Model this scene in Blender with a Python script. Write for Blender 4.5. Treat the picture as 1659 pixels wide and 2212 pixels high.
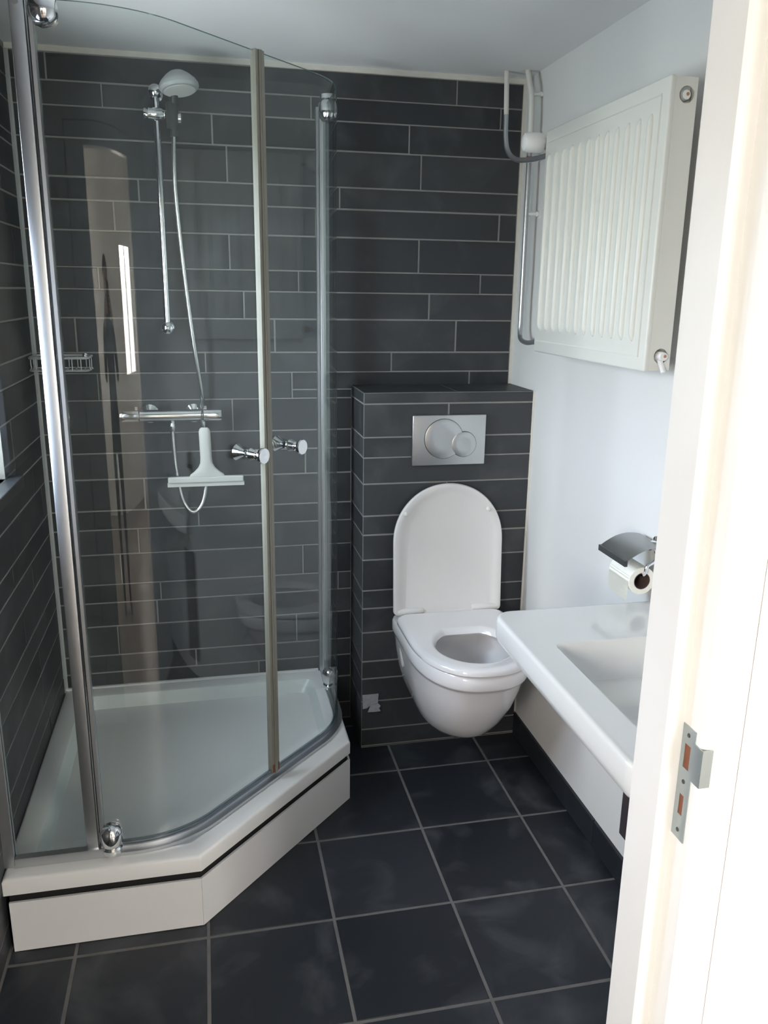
import bpy, bmesh, math, random
from mathutils import Vector, Matrix
random.seed(7)
for o in list(bpy.data.objects): bpy.data.objects.remove(o)
S = bpy.context.scene
C = S.collection
PI = math.pi

# ------------------------------------------------------------------ camera
YAW, PITCH, ROLL, FPX = 0.2145, -0.2629, 0.0144, 1768.9
CAM = Vector((-1.0512, -2.7535, 1.5559))
F = Vector((math.sin(YAW)*math.cos(PITCH), math.cos(YAW)*math.cos(PITCH), math.sin(PITCH)))
R = Vector((math.cos(YAW), -math.sin(YAW), 0)); U = R.cross(F)
R2 = R*math.cos(ROLL) + U*math.sin(ROLL); U2 = -R*math.sin(ROLL) + U*math.cos(ROLL)
cd = bpy.data.cameras.new('camera'); co = bpy.data.objects.new('camera', cd); C.objects.link(co)
cd.sensor_fit = 'VERTICAL'; cd.sensor_height = 24.0; cd.lens = FPX/2212*24.0; cd.clip_start = 0.02
co.matrix_world = Matrix(((R2.x, U2.x, -F.x, CAM.x), (R2.y, U2.y, -F.y, CAM.y), (R2.z, U2.z, -F.z, CAM.z), (0, 0, 0, 1)))
S.camera = co

# ------------------------------------------------------------------ world, portals, exposure
W = bpy.data.worlds.new('sky'); S.world = W; W.use_nodes = True
bg = W.node_tree.nodes['Background']; bg.inputs[1].default_value = 34.0
wt = W.node_tree; tcw = wt.nodes.new('ShaderNodeTexCoord'); sxyz = wt.nodes.new('ShaderNodeSeparateXYZ'); rmp = wt.nodes.new('ShaderNodeValToRGB')
wt.links.new(tcw.outputs['Generated'], sxyz.inputs[0]); wt.links.new(sxyz.outputs['Z'], rmp.inputs[0]); wt.links.new(rmp.outputs[0], bg.inputs[0])
rmp.color_ramp.elements[0].position = 0.0; rmp.color_ramp.elements[0].color = (0.45, 0.45, 0.42, 1)      # ground below the horizon
rmp.color_ramp.elements[1].position = 0.03; rmp.color_ramp.elements[1].color = (0.99, 0.985, 1.0, 1)      # even overcast sky
S.view_settings.view_transform = 'Standard'; S.view_settings.look = 'None'
S.view_settings.exposure = 0.70; S.view_settings.gamma = 1.0; S.view_settings.use_curve_mapping = False
def portal(loc, rot, sx, sy):
    l = bpy.data.lights.new('sky_portal', 'AREA'); l.shape = 'RECTANGLE'; l.size = sx; l.size_y = sy
    l.cycles.is_portal = True
    o = bpy.data.objects.new('sky_portal', l); C.objects.link(o); o.location = loc; o.rotation_euler = rot
portal((-1.69, -0.705, 1.51), (0, -PI/2, 0), 0.86, 0.38)            # shower window, faces +x
portal((0.525, -5.03, 1.4), (PI/2, 0, 0), 0.85, 1.0)                  # hall end window, faces +y
portal((-1.69, -1.20, 1.41), (0, -PI/2, 0), 0.68, 0.38)             # window beside the shower, faces +x
portal((-2.62, -4.0, 1.6), (0, -PI/2, 0), 1.2, 0.9)                 # hall side window, faces +x

# ------------------------------------------------------------------ materials
MATS = {}
def nodes(name):
    m = bpy.data.materials.new(name); m.use_nodes = True
    nt = m.node_tree; return m, nt, nt.nodes['Principled BSDF']
def mat(name, col, rough=0.5, metal=0.0, var=0.04, scale=12.0, bump=0.0, spec=0.5, coat=0.0, bscale=None):
    m, nt, b = nodes(name)
    tc = nt.nodes.new('ShaderNodeNewGeometry')
    n = nt.nodes.new('ShaderNodeTexNoise'); n.inputs['Scale'].default_value = scale; n.inputs['Detail'].default_value = 4
    nt.links.new(tc.outputs['Position'], n.inputs['Vector'])
    r = nt.nodes.new('ShaderNodeMix'); r.data_type = 'RGBA'
    r.inputs[6].default_value = (*[max(0, c*(1-var)) for c in col], 1); r.inputs[7].default_value = (*[min(1, c*(1+var)) for c in col], 1)
    nt.links.new(n.outputs['Fac'], r.inputs[0]); nt.links.new(r.outputs[2], b.inputs['Base Color'])
    b.inputs['Roughness'].default_value = rough; b.inputs['Metallic'].default_value = metal
    b.inputs['Specular IOR Level'].default_value = spec; b.inputs['Coat Weight'].default_value = coat
    b.inputs['Coat Roughness'].default_value = 0.05
    if bump:
        n2 = nt.nodes.new('ShaderNodeTexNoise'); n2.inputs['Scale'].default_value = bscale or scale*6; n2.inputs['Detail'].default_value = 3
        nt.links.new(tc.outputs['Position'], n2.inputs['Vector'])
        bp = nt.nodes.new('ShaderNodeBump'); bp.inputs['Strength'].default_value = bump; bp.inputs['Distance'].default_value = 0.002
        nt.links.new(n2.outputs['Fac'], bp.inputs['Height']); nt.links.new(bp.outputs['Normal'], b.inputs['Normal'])
    MATS[name] = m; return m
def slate(name, c1, c2, cstain, rough, stain=0.5, spec=0.4):
    m, nt, b = nodes(name)
    g = nt.nodes.new('ShaderNodeNewGeometry'); oi = nt.nodes.new('ShaderNodeObjectInfo')
    off = nt.nodes.new('ShaderNodeVectorMath'); off.operation = 'MULTIPLY_ADD'
    sc = nt.nodes.new('ShaderNodeCombineXYZ')
    for i in range(3): nt.links.new(oi.outputs['Random'], sc.inputs[i])
    off.inputs[1].default_value = (37.0, 51.0, 29.0)
    nt.links.new(sc.outputs[0], off.inputs[0]); nt.links.new(g.outputs['Position'], off.inputs[2])
    base = nt.nodes.new('ShaderNodeMix'); base.data_type = 'RGBA'
    base.inputs[6].default_value = (*c1, 1); base.inputs[7].default_value = (*c2, 1)
    nt.links.new(oi.outputs['Random'], base.inputs[0])
    n = nt.nodes.new('ShaderNodeTexNoise'); n.inputs['Scale'].default_value = 6.0; n.inputs['Detail'].default_value = 6; n.inputs['Distortion'].default_value = 0.6
    nt.links.new(off.outputs[0], n.inputs['Vector'])
    rp = nt.nodes.new('ShaderNodeValToRGB'); rp.color_ramp.elements[0].position = 0.52; rp.color_ramp.elements[1].position = 0.78
    rp.color_ramp.elements[0].color = (0, 0, 0, 1); rp.color_ramp.elements[1].color = (stain, stain, stain, 1)
    nt.links.new(n.outputs['Fac'], rp.inputs[0])
    mx = nt.nodes.new('ShaderNodeMix'); mx.data_type = 'RGBA'; mx.inputs[7].default_value = (*cstain, 1)
    nt.links.new(rp.outputs[0], mx.inputs[0]); nt.links.new(base.outputs[2], mx.inputs[6])
    nt.links.new(mx.outputs[2], b.inputs['Base Color'])
    b.inputs['Roughness'].default_value = rough; b.inputs['Specular IOR Level'].default_value = spec
    n2 = nt.nodes.new('ShaderNodeTexNoise'); n2.inputs['Scale'].default_value = 28.0; n2.inputs['Detail'].default_value = 5
    nt.links.new(off.outputs[0], n2.inputs['Vector'])
    bp = nt.nodes.new('ShaderNodeBump'); bp.inputs['Strength'].default_value = 0.05; bp.inputs['Distance'].default_value = 0.002
    nt.links.new(n2.outputs['Fac'], bp.inputs['Height']); nt.links.new(bp.outputs['Normal'], b.inputs['Normal'])
    MATS[name] = m; return m
def glass(name, tint, f0=0.045):
    m = bpy.data.materials.new(name); m.use_nodes = True; nt = m.node_tree; nt.nodes.clear()
    out = nt.nodes.new('ShaderNodeOutputMaterial'); mix = nt.nodes.new('ShaderNodeMixShader')
    tr = nt.nodes.new('ShaderNodeBsdfTransparent'); tr.inputs[0].default_value = (*tint, 1)
    gl = nt.nodes.new('ShaderNodeBsdfGlossy'); gl.inputs['Roughness'].default_value = 0.0
    lw = nt.nodes.new('ShaderNodeLayerWeight')
    p = nt.nodes.new('ShaderNodeMath'); p.operation = 'POWER'; p.inputs[1].default_value = 5
    ma = nt.nodes.new('ShaderNodeMath'); ma.operation = 'MULTIPLY_ADD'; ma.inputs[1].default_value = 1-f0; ma.inputs[2].default_value = f0
    nt.links.new(lw.outputs['Facing'], p.inputs[0]); nt.links.new(p.outputs[0], ma.inputs[0]); nt.links.new(ma.outputs[0], mix.inputs[0])
    nt.links.new(tr.outputs[0], mix.inputs[1]); nt.links.new(gl.outputs[0], mix.inputs[2]); nt.links.new(mix.outputs[0], out.inputs[0])
    MATS[name] = m; return m
slate('slate_wall', (0.030, 0.033, 0.037), (0.055, 0.058, 0.062), (0.12, 0.125, 0.13), 0.5, 0.45)
slate('slate_floor', (0.016, 0.019, 0.025), (0.028, 0.032, 0.040), (0.10, 0.105, 0.115), 0.42, 0.7)
slate('slate_base', (0.016, 0.019, 0.025), (0.024, 0.028, 0.034), (0.06, 0.065, 0.07), 0.45, 0.3)
mat('grout', (0.26, 0.255, 0.24), 0.9, var=0.15, scale=40)
mat('floor_grout', (0.16, 0.155, 0.15), 0.9, var=0.3, scale=25)
mat('plaster', (0.72, 0.715, 0.70), 0.85, var=0.015, scale=4, bump=0.06, bscale=220)
mat('ceiling_paint', (0.82, 0.82, 0.82), 0.9, var=0.02, scale=3, bump=0.05, bscale=150)
mat('caulk', (0.72, 0.69, 0.62), 0.6, var=0.08, scale=30)
mat('grey_silicone', (0.42, 0.43, 0.42), 0.5, var=0.12, scale=25)
mat('paint_gloss', (0.80, 0.795, 0.78), 0.3, var=0.02, scale=10, bump=0.05)
mat('hall_paint', (0.80, 0.79, 0.78), 0.8, var=0.02, scale=5)
mat('hall_floor', (0.22, 0.185, 0.16), 0.45, var=0.25, scale=5)
mat('ceramic', (0.82, 0.80, 0.81), 0.12, var=0.01, scale=5, coat=0.6)
mat('ceramic_basin', (0.77, 0.77, 0.75), 0.18, var=0.01, scale=5, coat=0.5)
mat('seat_plastic', (0.80, 0.77, 0.75), 0.22, var=0.01, scale=5)
mat('bowl_grey', (0.42, 0.40, 0.38), 0.3, var=0.25, scale=30)
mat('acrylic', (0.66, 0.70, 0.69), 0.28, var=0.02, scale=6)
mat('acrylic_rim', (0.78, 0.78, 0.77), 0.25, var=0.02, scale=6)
mat('panel_white', (0.76, 0.755, 0.76), 0.35, var=0.015, scale=5)
mat('gap_shade', (0.006, 0.006, 0.007), 0.8, var=0.1)
mat('chrome', (0.86, 0.87, 0.88), 0.09, 1.0, var=0.02)
mat('chrome_hose', (0.62, 0.64, 0.64), 0.22, 1.0, var=0.02)
mat('aluminium', (0.62, 0.64, 0.66), 0.40, 1.0, var=0.03, scale=20)
mat('satin_chrome', (0.60, 0.61, 0.61), 0.32, 1.0, var=0.02, scale=20)
mat('radiator_enamel', (0.75, 0.745, 0.69), 0.32, var=0.01, scale=6)
mat('valve_plastic', (0.84, 0.83, 0.81), 0.4, var=0.01)
mat('pipe_paint', (0.76, 0.74, 0.70), 0.4, var=0.03)
mat('pipe_chrome', (0.50, 0.51, 0.53), 0.3, 0.75, var=0.1, scale=30)
mat('red_tape', (0.55, 0.06, 0.06), 0.6)
mat('steel_wire', (0.62, 0.63, 0.62), 0.4, 0.5)
mat('brass', (0.50, 0.28, 0.16), 0.4, 0.8)
mat('seal_plastic', (0.27, 0.26, 0.22), 0.45, var=0.08, scale=20)
mat('rust', (0.16, 0.07, 0.035), 0.8, var=0.4, scale=60)
mat('white_rubber', (0.66, 0.66, 0.62), 0.5, var=0.03)
mat('dark_drain', (0.05, 0.085, 0.10), 0.3, 0.4, var=0.1)
mat('shower_grey', (0.50, 0.52, 0.52), 0.4, var=0.04)
mat('dark_plastic', (0.035, 0.04, 0.04), 0.4)
mat('paper', (0.84, 0.83, 0.76), 0.95, var=0.02, scale=40, bump=0.2, bscale=300)
mat('cardboard', (0.10, 0.065, 0.055), 0.9)
mat('zinc', (0.42, 0.48, 0.50), 0.4, 0.8, var=0.08, scale=40)
mat('bare_wood', (0.21, 0.075, 0.04), 0.8, var=0.3, scale=60)
mat('crack', (0.22, 0.17, 0.14), 0.9)
mat('silver_tape', (0.52, 0.52, 0.56), 0.35, 0.35, var=0.3, scale=60, bump=0.4, bscale=120)
mat('brown_panel', (0.055, 0.045, 0.05), 0.45)
mat('water', (0.34, 0.35, 0.34), 0.03, spec=0.6)
mat('window_paint', (0.78, 0.79, 0.80), 0.4)
mat('slate_sill', (0.028, 0.031, 0.036), 0.35, var=0.1)
mat('cloth_dark', (0.018, 0.018, 0.022), 0.9, var=0.2, scale=30)
mat('cloth_trouser', (0.022, 0.023, 0.030), 0.9, var=0.2, scale=30)
mat('skin', (0.52, 0.31, 0.22), 0.55, var=0.05)
mat('hair', (0.03, 0.02, 0.015), 0.7)
mat('phone_black', (0.01, 0.01, 0.012), 0.15)
mat('red_cloth', (0.25, 0.02, 0.025), 0.9, var=0.15, scale=30)
glass('shower_glass', (0.955, 0.975, 0.97), 0.05)
glass('window_glass', (0.70, 0.74, 0.77), 0.05)
glass('front_glass', (0.58, 0.63, 0.71), 0.05)
glass('hall_glass', (0.96, 0.93, 0.88), 0.04)
glass('sweep_plastic', (0.72, 0.76, 0.80), 0.12)
mat('glass_edge', (0.10, 0.17, 0.16), 0.1, var=0.1)

# ------------------------------------------------------------------ helpers
def link(name, me, m, parent=None, smooth=False, angle=40):
    o = bpy.data.objects.new(name, me); C.objects.link(o)
    for mm in (m if isinstance(m, (list, tuple)) else [m]): me.materials.append(MATS[mm])
    if parent: o.parent = parent
    if smooth:
        for p in me.polygons: p.use_smooth = True
        try: me.set_sharp_from_angle(angle=math.radians(angle))
        except Exception: pass
    return o
def obj(name, bm, m, parent=None, smooth=False, angle=40):
    bmesh.ops.recalc_face_normals(bm, faces=bm.faces[:])
    me = bpy.data.meshes.new(name); bm.to_mesh(me); bm.free()
    return link(name, me, m, parent, smooth, angle)
def tag(o, label=None, cat=None, group=None, kind=None):
    if label: o['label'] = label
    if cat: o['category'] = cat
    if group: o['group'] = group
    if kind: o['kind'] = kind
    return o
def thing(name, label, cat, group=None, loc=(0, 0, 0)):
    o = bpy.data.objects.new(name, None); C.objects.link(o); o.location = loc; o.empty_display_size = 0.05
    return tag(o, label, cat, group)
def struct(o, label, cat): return tag(o, label, cat, kind='structure')
def box(bm, x0, x1, y0, y1, z0, z1, mi=0):
    v = [bm.verts.new((x, y, z)) for z in (z0, z1) for y in (y0, y1) for x in (x0, x1)]
    for f in ((0, 1, 3, 2), (4, 6, 7, 5), (0, 4, 5, 1), (2, 3, 7, 6), (0, 2, 6, 4), (1, 5, 7, 3)):
        bm.faces.new([v[i] for i in f]).material_index = mi
    return v
def bbox(x0, x1, y0, y1, z0, z1, bev=0.0, seg=2):
    bm = bmesh.new(); box(bm, x0, x1, y0, y1, z0, z1)
    if bev: bmesh.ops.bevel(bm, geom=bm.edges[:], offset=bev, segments=seg, profile=0.5, affect='EDGES')
    return bm
def frame_of(d):
    d = d.normalized(); a = Vector((0, 0, 1)) if abs(d.z) < 0.95 else Vector((1, 0, 0))
    u = d.cross(a).normalized(); return u, d.cross(u).normalized()
def lathe(bm, p, d, prof, seg=24, mi=0, cap0=True, cap1=True):
    """rings at p + d*t with radius r for (t, r) in prof"""
    p = Vector(p); d = Vector(d).normalized(); u, w = frame_of(d); rings = []
    for t, r in prof:
        rings.append([bm.verts.new(p + d*t + (u*math.cos(2*PI*k/seg) + w*math.sin(2*PI*k/seg))*max(r, 1e-5)) for k in range(seg)])
    loft(bm, rings, mi, cap0, cap1)
def loft(bm, rings, mi=0, cap0=True, cap1=True, closed=True):
    n = len(rings[0])
    for a, b in zip(rings, rings[1:]):
        for k in range(n if closed else n-1):
            f = bm.faces.new((a[k], a[(k+1) % n], b[(k+1) % n], b[k])); f.material_index = mi
    if cap0: bm.faces.new(rings[0][::-1]).material_index = mi
    if cap1: bm.faces.new(rings[-1]).material_index = mi
def smooth_path(pts, n=8):
    pts = [Vector(p) for p in pts]; out = []
    for i in range(len(pts)-1):
        p0 = pts[max(i-1, 0)]; p1 = pts[i]; p2 = pts[i+1]; p3 = pts[min(i+2, len(pts)-1)]
        for k in range(n):
            t = k/n
            out.append(0.5*((2*p1) + (p2-p0)*t + (2*p0-5*p1+4*p2-p3)*t*t + (3*p1-p0-3*p2+p3)*t**3))
    out.append(pts[-1]); return out
def tube(bm, pts, r, seg=12, mi=0, radii=None):
    rings = []; u = None
    for i, p in enumerate(pts):
        p = Vector(p); d = (Vector(pts[min(i+1, len(pts)-1)]) - Vector(pts[max(i-1, 0)])).normalized()
        if u is None: u, w = frame_of(d)
        else:
            u = (u - d*u.dot(d)).normalized(); w = d.cross(u)
        rr = radii[i] if radii else r
        rings.append([bm.verts.new(p + (u*math.cos(2*PI*k/seg) + w*math.sin(2*PI*k/seg))*rr) for k in range(seg)])
    loft(bm, rings, mi)
def poly_prism(bm, pts, z0, z1, mi=0):
    a = [bm.verts.new((x, y, z0)) for x, y in pts]; b = [bm.verts.new((x, y, z1)) for x, y in pts]
    loft(bm, [a, b], mi)
def sub_rect(r, h):
    x0, x1, z0, z1 = r; a, b, c, d = h
    if b <= x0 or a >= x1 or d <= z0 or c >= z1: return [r]
    out = []
    if c > z0: out.append((x0, x1, z0, c))
    if d < z1: out.append((x0, x1, d, z1))
    zz0, zz1 = max(z0, c), min(z1, d)
    if a > x0: out.append((x0, a, zz0, zz1))
    if b < x1: out.append((b, x1, zz0, zz1))
    return out
def tile_mesh(w, h, t=0.010, ch=0.0016):
    """tile lying in local xy, face at z = 0, body behind it, edges chamfered"""
    bm = bmesh.new()
    f = lambda z, i: [bm.verts.new((sx*(w/2-i), sy*(h/2-i), z)) for sx, sy in ((-1, -1), (1, -1), (1, 1), (-1, 1))]
    loft(bm, [f(-t, 0), f(-ch, 0), f(0, ch)], 0, True, True)
    bmesh.ops.recalc_face_normals(bm, faces=bm.faces[:])
    me = bpy.data.meshes.new('tile'); bm.to_mesh(me); bm.free(); return me
TILES = {}
def tile(name, w, h, M, m, parent):
    key = (round(w, 4), round(h, 4), m)
    if key not in TILES:
        me = tile_mesh(w, h); me.materials.append(MATS[m]); TILES[key] = me
    o = bpy.data.objects.new(name, TILES[key]); C.objects.link(o); o.parent = parent; o.matrix_local = M
    return o
def basis(ex, ey, ez, p):
    return Matrix(((ex[0], ey[0], ez[0], p[0]), (ex[1], ey[1], ez[1], p[1]), (ex[2], ey[2], ez[2], p[2]), (0, 0, 0, 1)))
def jit(a): return random.uniform(-a, a)

# ------------------------------------------------------------------ dimensions
H = 2.222; WX = 1.573; FY = -1.945; HY = -2.045
GAP = 0.0038
# ------------------------------------------------------------------ floor
bm = bmesh.new(); box(bm, -WX-0.1, 0.1, FY-0.1, 0.1, -0.10, -0.0014)
floor = struct(obj('floor', bm, 'floor_grout'), 'dark slate tiled bathroom floor', 'floor')
TS = 0.3148; gx0 = -0.4727; gy0 = -0.3834; FG = 0.0075
xs = [gx0+TS*k for k in range(-4, 2)]; xs = [-WX] + [x for x in xs if x > -WX+0.02] + [0.0]
ys = [gy0-TS*k for k in range(-2, 6)]; ys = sorted([y for y in ys if FY-0.1 < y < -0.02]); ys = [FY-0.1] + ys + [0.0]
for i in range(len(xs)-1):
    for j in range(len(ys)-1):
        w = xs[i+1]-xs[i]-FG; h = ys[j+1]-ys[j]-FG
        if w < 0.01 or h < 0.01: continue
        tile('floor_tile', w, h, Matrix.Translation(((xs[i]+xs[i+1])/2, (ys[j]+ys[j+1])/2, jit(0.0006))), 'slate_floor', floor)

# ------------------------------------------------------------------ tiled walls
rows = [2.207, 2.133]
cyc = [0.065, 0.0865, 0.107]; k = 0
while rows[-1] > 0.02:
    rows.append(max(0.0, rows[-1]-cyc[k % 3])); k += 1
rows = [r for i, r in enumerate(rows) if i == 0 or rows[i-1]-r > 0.012]
if rows[-1] > 0.001: rows.append(0.0)
first = {0: -0.233, 1: -0.70, 2: -0.386, 3: -0.345, 4: -0.611, 5: -0.071, 6: -0.346, 7: -0.129, 8: -0.306, 9: -0.209, 10: -0.434, 11: -0.155, 14: -0.113}
def cuts(a, b, start, L=0.617):
    x = start
    while x < b: x += L
    out = []
    while x > a:
        if a+0.03 < x < b-0.03: out.append(x)
        x -= L
    return [a] + sorted(out) + [b]
bm = bmesh.new(); box(bm, -WX-0.1, 0.1, 0.0012, 0.10, 0, H)
wb = struct(obj('wall_back', bm, 'grout'), 'back wall clad in long dark slate strips', 'wall')
for r in range(len(rows)-1):
    z1, z0 = rows[r], rows[r+1]; c = cuts(-WX, -0.009, first.get(r, -random.uniform(0, 0.6)))
    for a, b in zip(c, c[1:]):
        for (x0, x1, q0, q1) in sub_rect((a, b, z0, z1), (-0.57, 0.1, -1, 1.235)):
            if x1-x0 < 0.012 or q1-q0 < 0.008: continue
            tile('wall_tile', x1-x0-GAP, q1-q0-GAP, basis((1, 0, 0), (0, 0, 1), (0, -1, 0), ((x0+x1)/2, jit(0.0006), (q0+q1)/2)), 'slate_wall', wb)
WIN2 = (-1.39, -1.00, 1.07, 1.75)           # second opening in the same wall, in front of the shower
WIN = (-0.90, -0.511, 1.07, 1.95)            # opening of the shower window in the left wall (y0, y1, z0, z1)
bm = bmesh.new()
for (y0, y1, z0, z1) in [q for r_ in sub_rect((FY-0.1, 0.006, 0, H), WIN) for q in sub_rect(r_, WIN2)]: box(bm, -WX-0.16, -WX-0.0012, y0, y1, z0, z1)
wl = struct(obj('wall_left', bm, 'grout'), 'left wall clad in dark slate strips beside the shower', 'wall')
for r in range(len(rows)-1):
    z1, z0 = rows[r], rows[r+1]; c = cuts(FY, 0.0, -random.uniform(0, 0.6))
    for a, b in zip(c, c[1:]):
        for (y0, y1, q0, q1) in [q for r_ in sub_rect((a, b, z0, z1), WIN) for q in sub_rect(r_, WIN2)]:
            if y1-y0 < 0.012 or q1-q0 < 0.008: continue
            tile('wall_tile', y1-y0-GAP, q1-q0-GAP, basis((0, 1, 0), (0, 0, 1), (1, 0, 0), (-WX+jit(0.0006), (y0+y1)/2, (q0+q1)/2)), 'slate_wall', wl)
# boxing that hides the cistern
BX, BD, BH = -0.5715, 0.2256, 1.2493
bm = bmesh.new(); box(bm, BX+0.0012, 0.0, -BD+0.0012, 0.0012, 0, BH-0.0012)
wc_wall = struct(obj('wall_cistern', bm, 'grout'), 'waist-high slate clad boxing behind the toilet', 'boxing')
brows = [BH, 1.213]; k = 2
while brows[-1] > 0.02:
    brows.append(max(0.0, brows[-1]-cyc[k % 3])); k += 1
brows = [r for i, r in enumerate(brows) if i == 0 or brows[i-1]-r > 0.012]
if brows[-1] > 0.001: brows.append(0.0)
PLATE = (-0.4132, -0.1672, 1.0126, 1.1766)
bj = {1: -0.292, 4: -0.289, 8: -0.31, 11: -0.25}
for r in range(len(brows)-1):
    z1, z0 = brows[r], brows[r+1]
    c = [BX] + ([bj[r]] if r in bj else []) + [-0.003]
    for a, b in zip(c, c[1:]):
        for (x0, x1, q0, q1) in [(a, b, z0, z1)]:
            tile('wall_tile', x1-x0-GAP, q1-q0-GAP, basis((1, 0, 0), (0, 0, 1), (0, -1, 0), ((x0+x1)/2, -BD+jit(0.0006), (q0+q1)/2)), 'slate_wall', wc_wall)
    ex = [-BD] + ([-0.05] if r == 1 else []) + [-0.003]
    for a, b in zip(ex, ex[1:]):
        tile('wall_tile', b-a-GAP, z1-z0-GAP, basis((0, 1, 0), (0, 0, 1), (-1, 0, 0), (BX, (a+b)/2, (z0+z1)/2)), 'slate_wall', wc_wall)
for x0, x1 in ((BX, -0.262), (-0.262, -0.003)):
    tile('cap_tile', x1-x0-GAP, BD-GAP-0.002, basis((1, 0, 0), (0, 1, 0), (0, 0, 1), ((x0+x1)/2, -BD/2, BH)), 'slate_wall', wc_wall)
# plain walls and ceiling
bm = bmesh.new(); box(bm, 0.0, 0.12, FY-0.1, 0.006, 0, H)
struct(obj('wall_right', bm, 'plaster'), 'white plastered right wall', 'wall')
bm = bmesh.new(); box(bm, -WX-0.1, 0.12, HY, 0.1, H, H+0.1)
struct(obj('ceiling', bm, 'ceiling_paint'), 'white painted bathroom ceiling', 'ceiling')
bm = bmesh.new(); box(bm, -WX, -0.0005, -0.006, 0.004, 2.207, H)
t1 = obj('trim_1', bm, 'caulk'); struct(t1, 'cream caulk strip along the top of the back wall', 'trim')
bm = bmesh.new(); box(bm, -0.009, -0.0003, -0.004, 0.005, BH, 2.207)
struct(obj('trim_2', bm, 'caulk'), 'cream caulk line in the corner beside the radiator pipes', 'trim')
bm = bmesh.new(); poly_prism(bm, [(-WX, 0.0), (-WX, -0.018), (-WX+0.005, -0.005), (-WX+0.010, 0.0)], 0.2, 2.207)
struct(obj('trim_3', bm, 'grey_silicone'), 'grey silicone bead in the shower corner', 'trim')
bm = bmesh.new(); box(bm, -0.006, -0.0005, -BD-0.004, -BD+0.002, 0.09, BH)
struct(obj('trim_4', bm, 'caulk'), 'cream caulk line where the cistern boxing meets the white wall', 'trim')
# slate skirting on the right wall
bs = obj('baseboard_right', bbox(-0.002, 0.0, FY, -BD-0.001, 0.0, 0.082), 'grout'); struct(bs, 'dark slate skirting along the right wall', 'skirting')
sk = [-BD-0.002, -0.30, -0.873, -1.49, FY+0.002]
for a, b in zip(sk, sk[1:]):
    tile('skirting_tile', a-b-GAP, 0.083, basis((0, -1, 0), (0, 0, 1), (-1, 0, 0), (-0.009, (a+b)/2, 0.0435)), 'slate_base', bs)

# ------------------------------------------------------------------ shower window
wx = -WX-0.10
def bath_window(name, label, r, gl):
    w = tag(thing(name, label, 'window'), kind='structure'); y0, y1, z0, z1 = r
    bm = bmesh.new()
    for a in ((y0, y1, z0, z0+0.05), (y0, y1, z1-0.05, z1), (y0, y0+0.05, z0+0.05, z1-0.05), (y1-0.05, y1, z0+0.05, z1-0.05)):
        box(bm, wx-0.05, wx+0.01, *a)
    obj('window_frame', bm, 'window_paint', w)
    obj('pane', bbox(wx-0.02, wx-0.014, y0+0.045, y1-0.045, z0+0.045, z1-0.045), gl, w)
    obj('window_sill', bbox(-WX-0.09, -WX+0.035, y0-0.02, y1+0.045, z0-0.03, z0, 0.002), 'slate_sill', w)
bath_window('window_1', 'window in the left shower wall above a slate sill', WIN, 'window_glass')
bath_window('window_4', 'window in the left wall in front of the shower', WIN2, 'front_glass')

# ------------------------------------------------------------------ front wall, door frame
DX0, DX1, DZ = -1.37, -0.556, 1.98           # clear opening
bm = bmesh.new()
for (x0, x1, z0, z1) in sub_rect((-WX-0.1, 0.12, 0, H), (DX0-0.072, DX1+0.072, -1, DZ+0.072)): box(bm, x0, x1, HY+0.003, FY, z0, z1)
struct(obj('wall_front', bm, 'hall_paint'), 'white front wall around the bathroom doorway', 'wall')
door = tag(thing('door_1', 'cream painted door frame with rebate at the bathroom entrance', 'door frame'), kind='structure')
def jamb(sx, x):
    # plan outline: stop face, step, rebate face, hall face
    pts = [(x, FY-0.0), (x, -2.004), (x+sx*0.003, -2.007), (x+sx*0.021, -2.007), (x+sx*0.021, -2.040), (x+sx*0.030, -2.046), (x+sx*0.068, -2.046), (x+sx*0.068, FY)]
    bm = bmesh.new(); poly_prism(bm, pts, 0.0, DZ+0.021 if False else DZ)
    return bm
jr = obj('jamb', jamb(1, DX1), 'paint_gloss', door)
obj('jamb', jamb(-1, DX0), 'paint_gloss', door)
bm = bmesh.new()
box(bm, DX0-0.068, DX1+0.068, -2.007, FY, DZ, DZ+0.068); box(bm, DX0-0.068, DX1+0.068, -2.046, -2.007, DZ+0.021, DZ+0.068)
obj('head', bm, 'paint_gloss', door)
obj('crack_line', bbox(DX1+0.068, DX1+0.0705, HY+0.004, HY+0.02, 0, DZ+0.068), 'crack', door)
# strike plate on the rebate face
px = DX1+0.021-0.0012
bm = bmesh.new()
def plate_yz(bm, x0, x1, r, holes):
    rs = [r]
    for h in holes: rs = [q for rr in rs for q in sub_rect(rr, h)]
    for q in rs: box(bm, x0, x1, *q)
plate_yz(bm, px, px+0.0012, (-2.032, -2.008, 0.945, 1.088), [(-2.026, -2.015, 1.036, 1.066), (-2.024, -2.016, 0.976, 1.002)])
box(bm, px-0.0004, px+0.0012, -2.0475, -2.032, 1.028, 1.074)
box(bm, px, px+0.013, -2.0485, -2.0465, 1.028, 1.074)
sp = tag(obj('strike_plate', bm, 'zinc', door), 'grey metal strike plate with two bolt holes')
bm = bmesh.new(); box(bm, px+0.0008, px+0.0014, -2.0262, -2.0148, 1.0355, 1.0665); box(bm, px+0.0008, px+0.0014, -2.0242, -2.0158, 0.9755, 1.0025)
obj('bolt_hole', bm, 'bare_wood', sp)
for zz in (1.078, 1.019, 0.956):
    bm = bmesh.new(); lathe(bm, (px-0.0009, -2.020, zz), (1, 0, 0), [(0, 0.0022), (0.001, 0.0028)], 10); obj('screw', bm, 'dark_plastic', sp)

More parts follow.
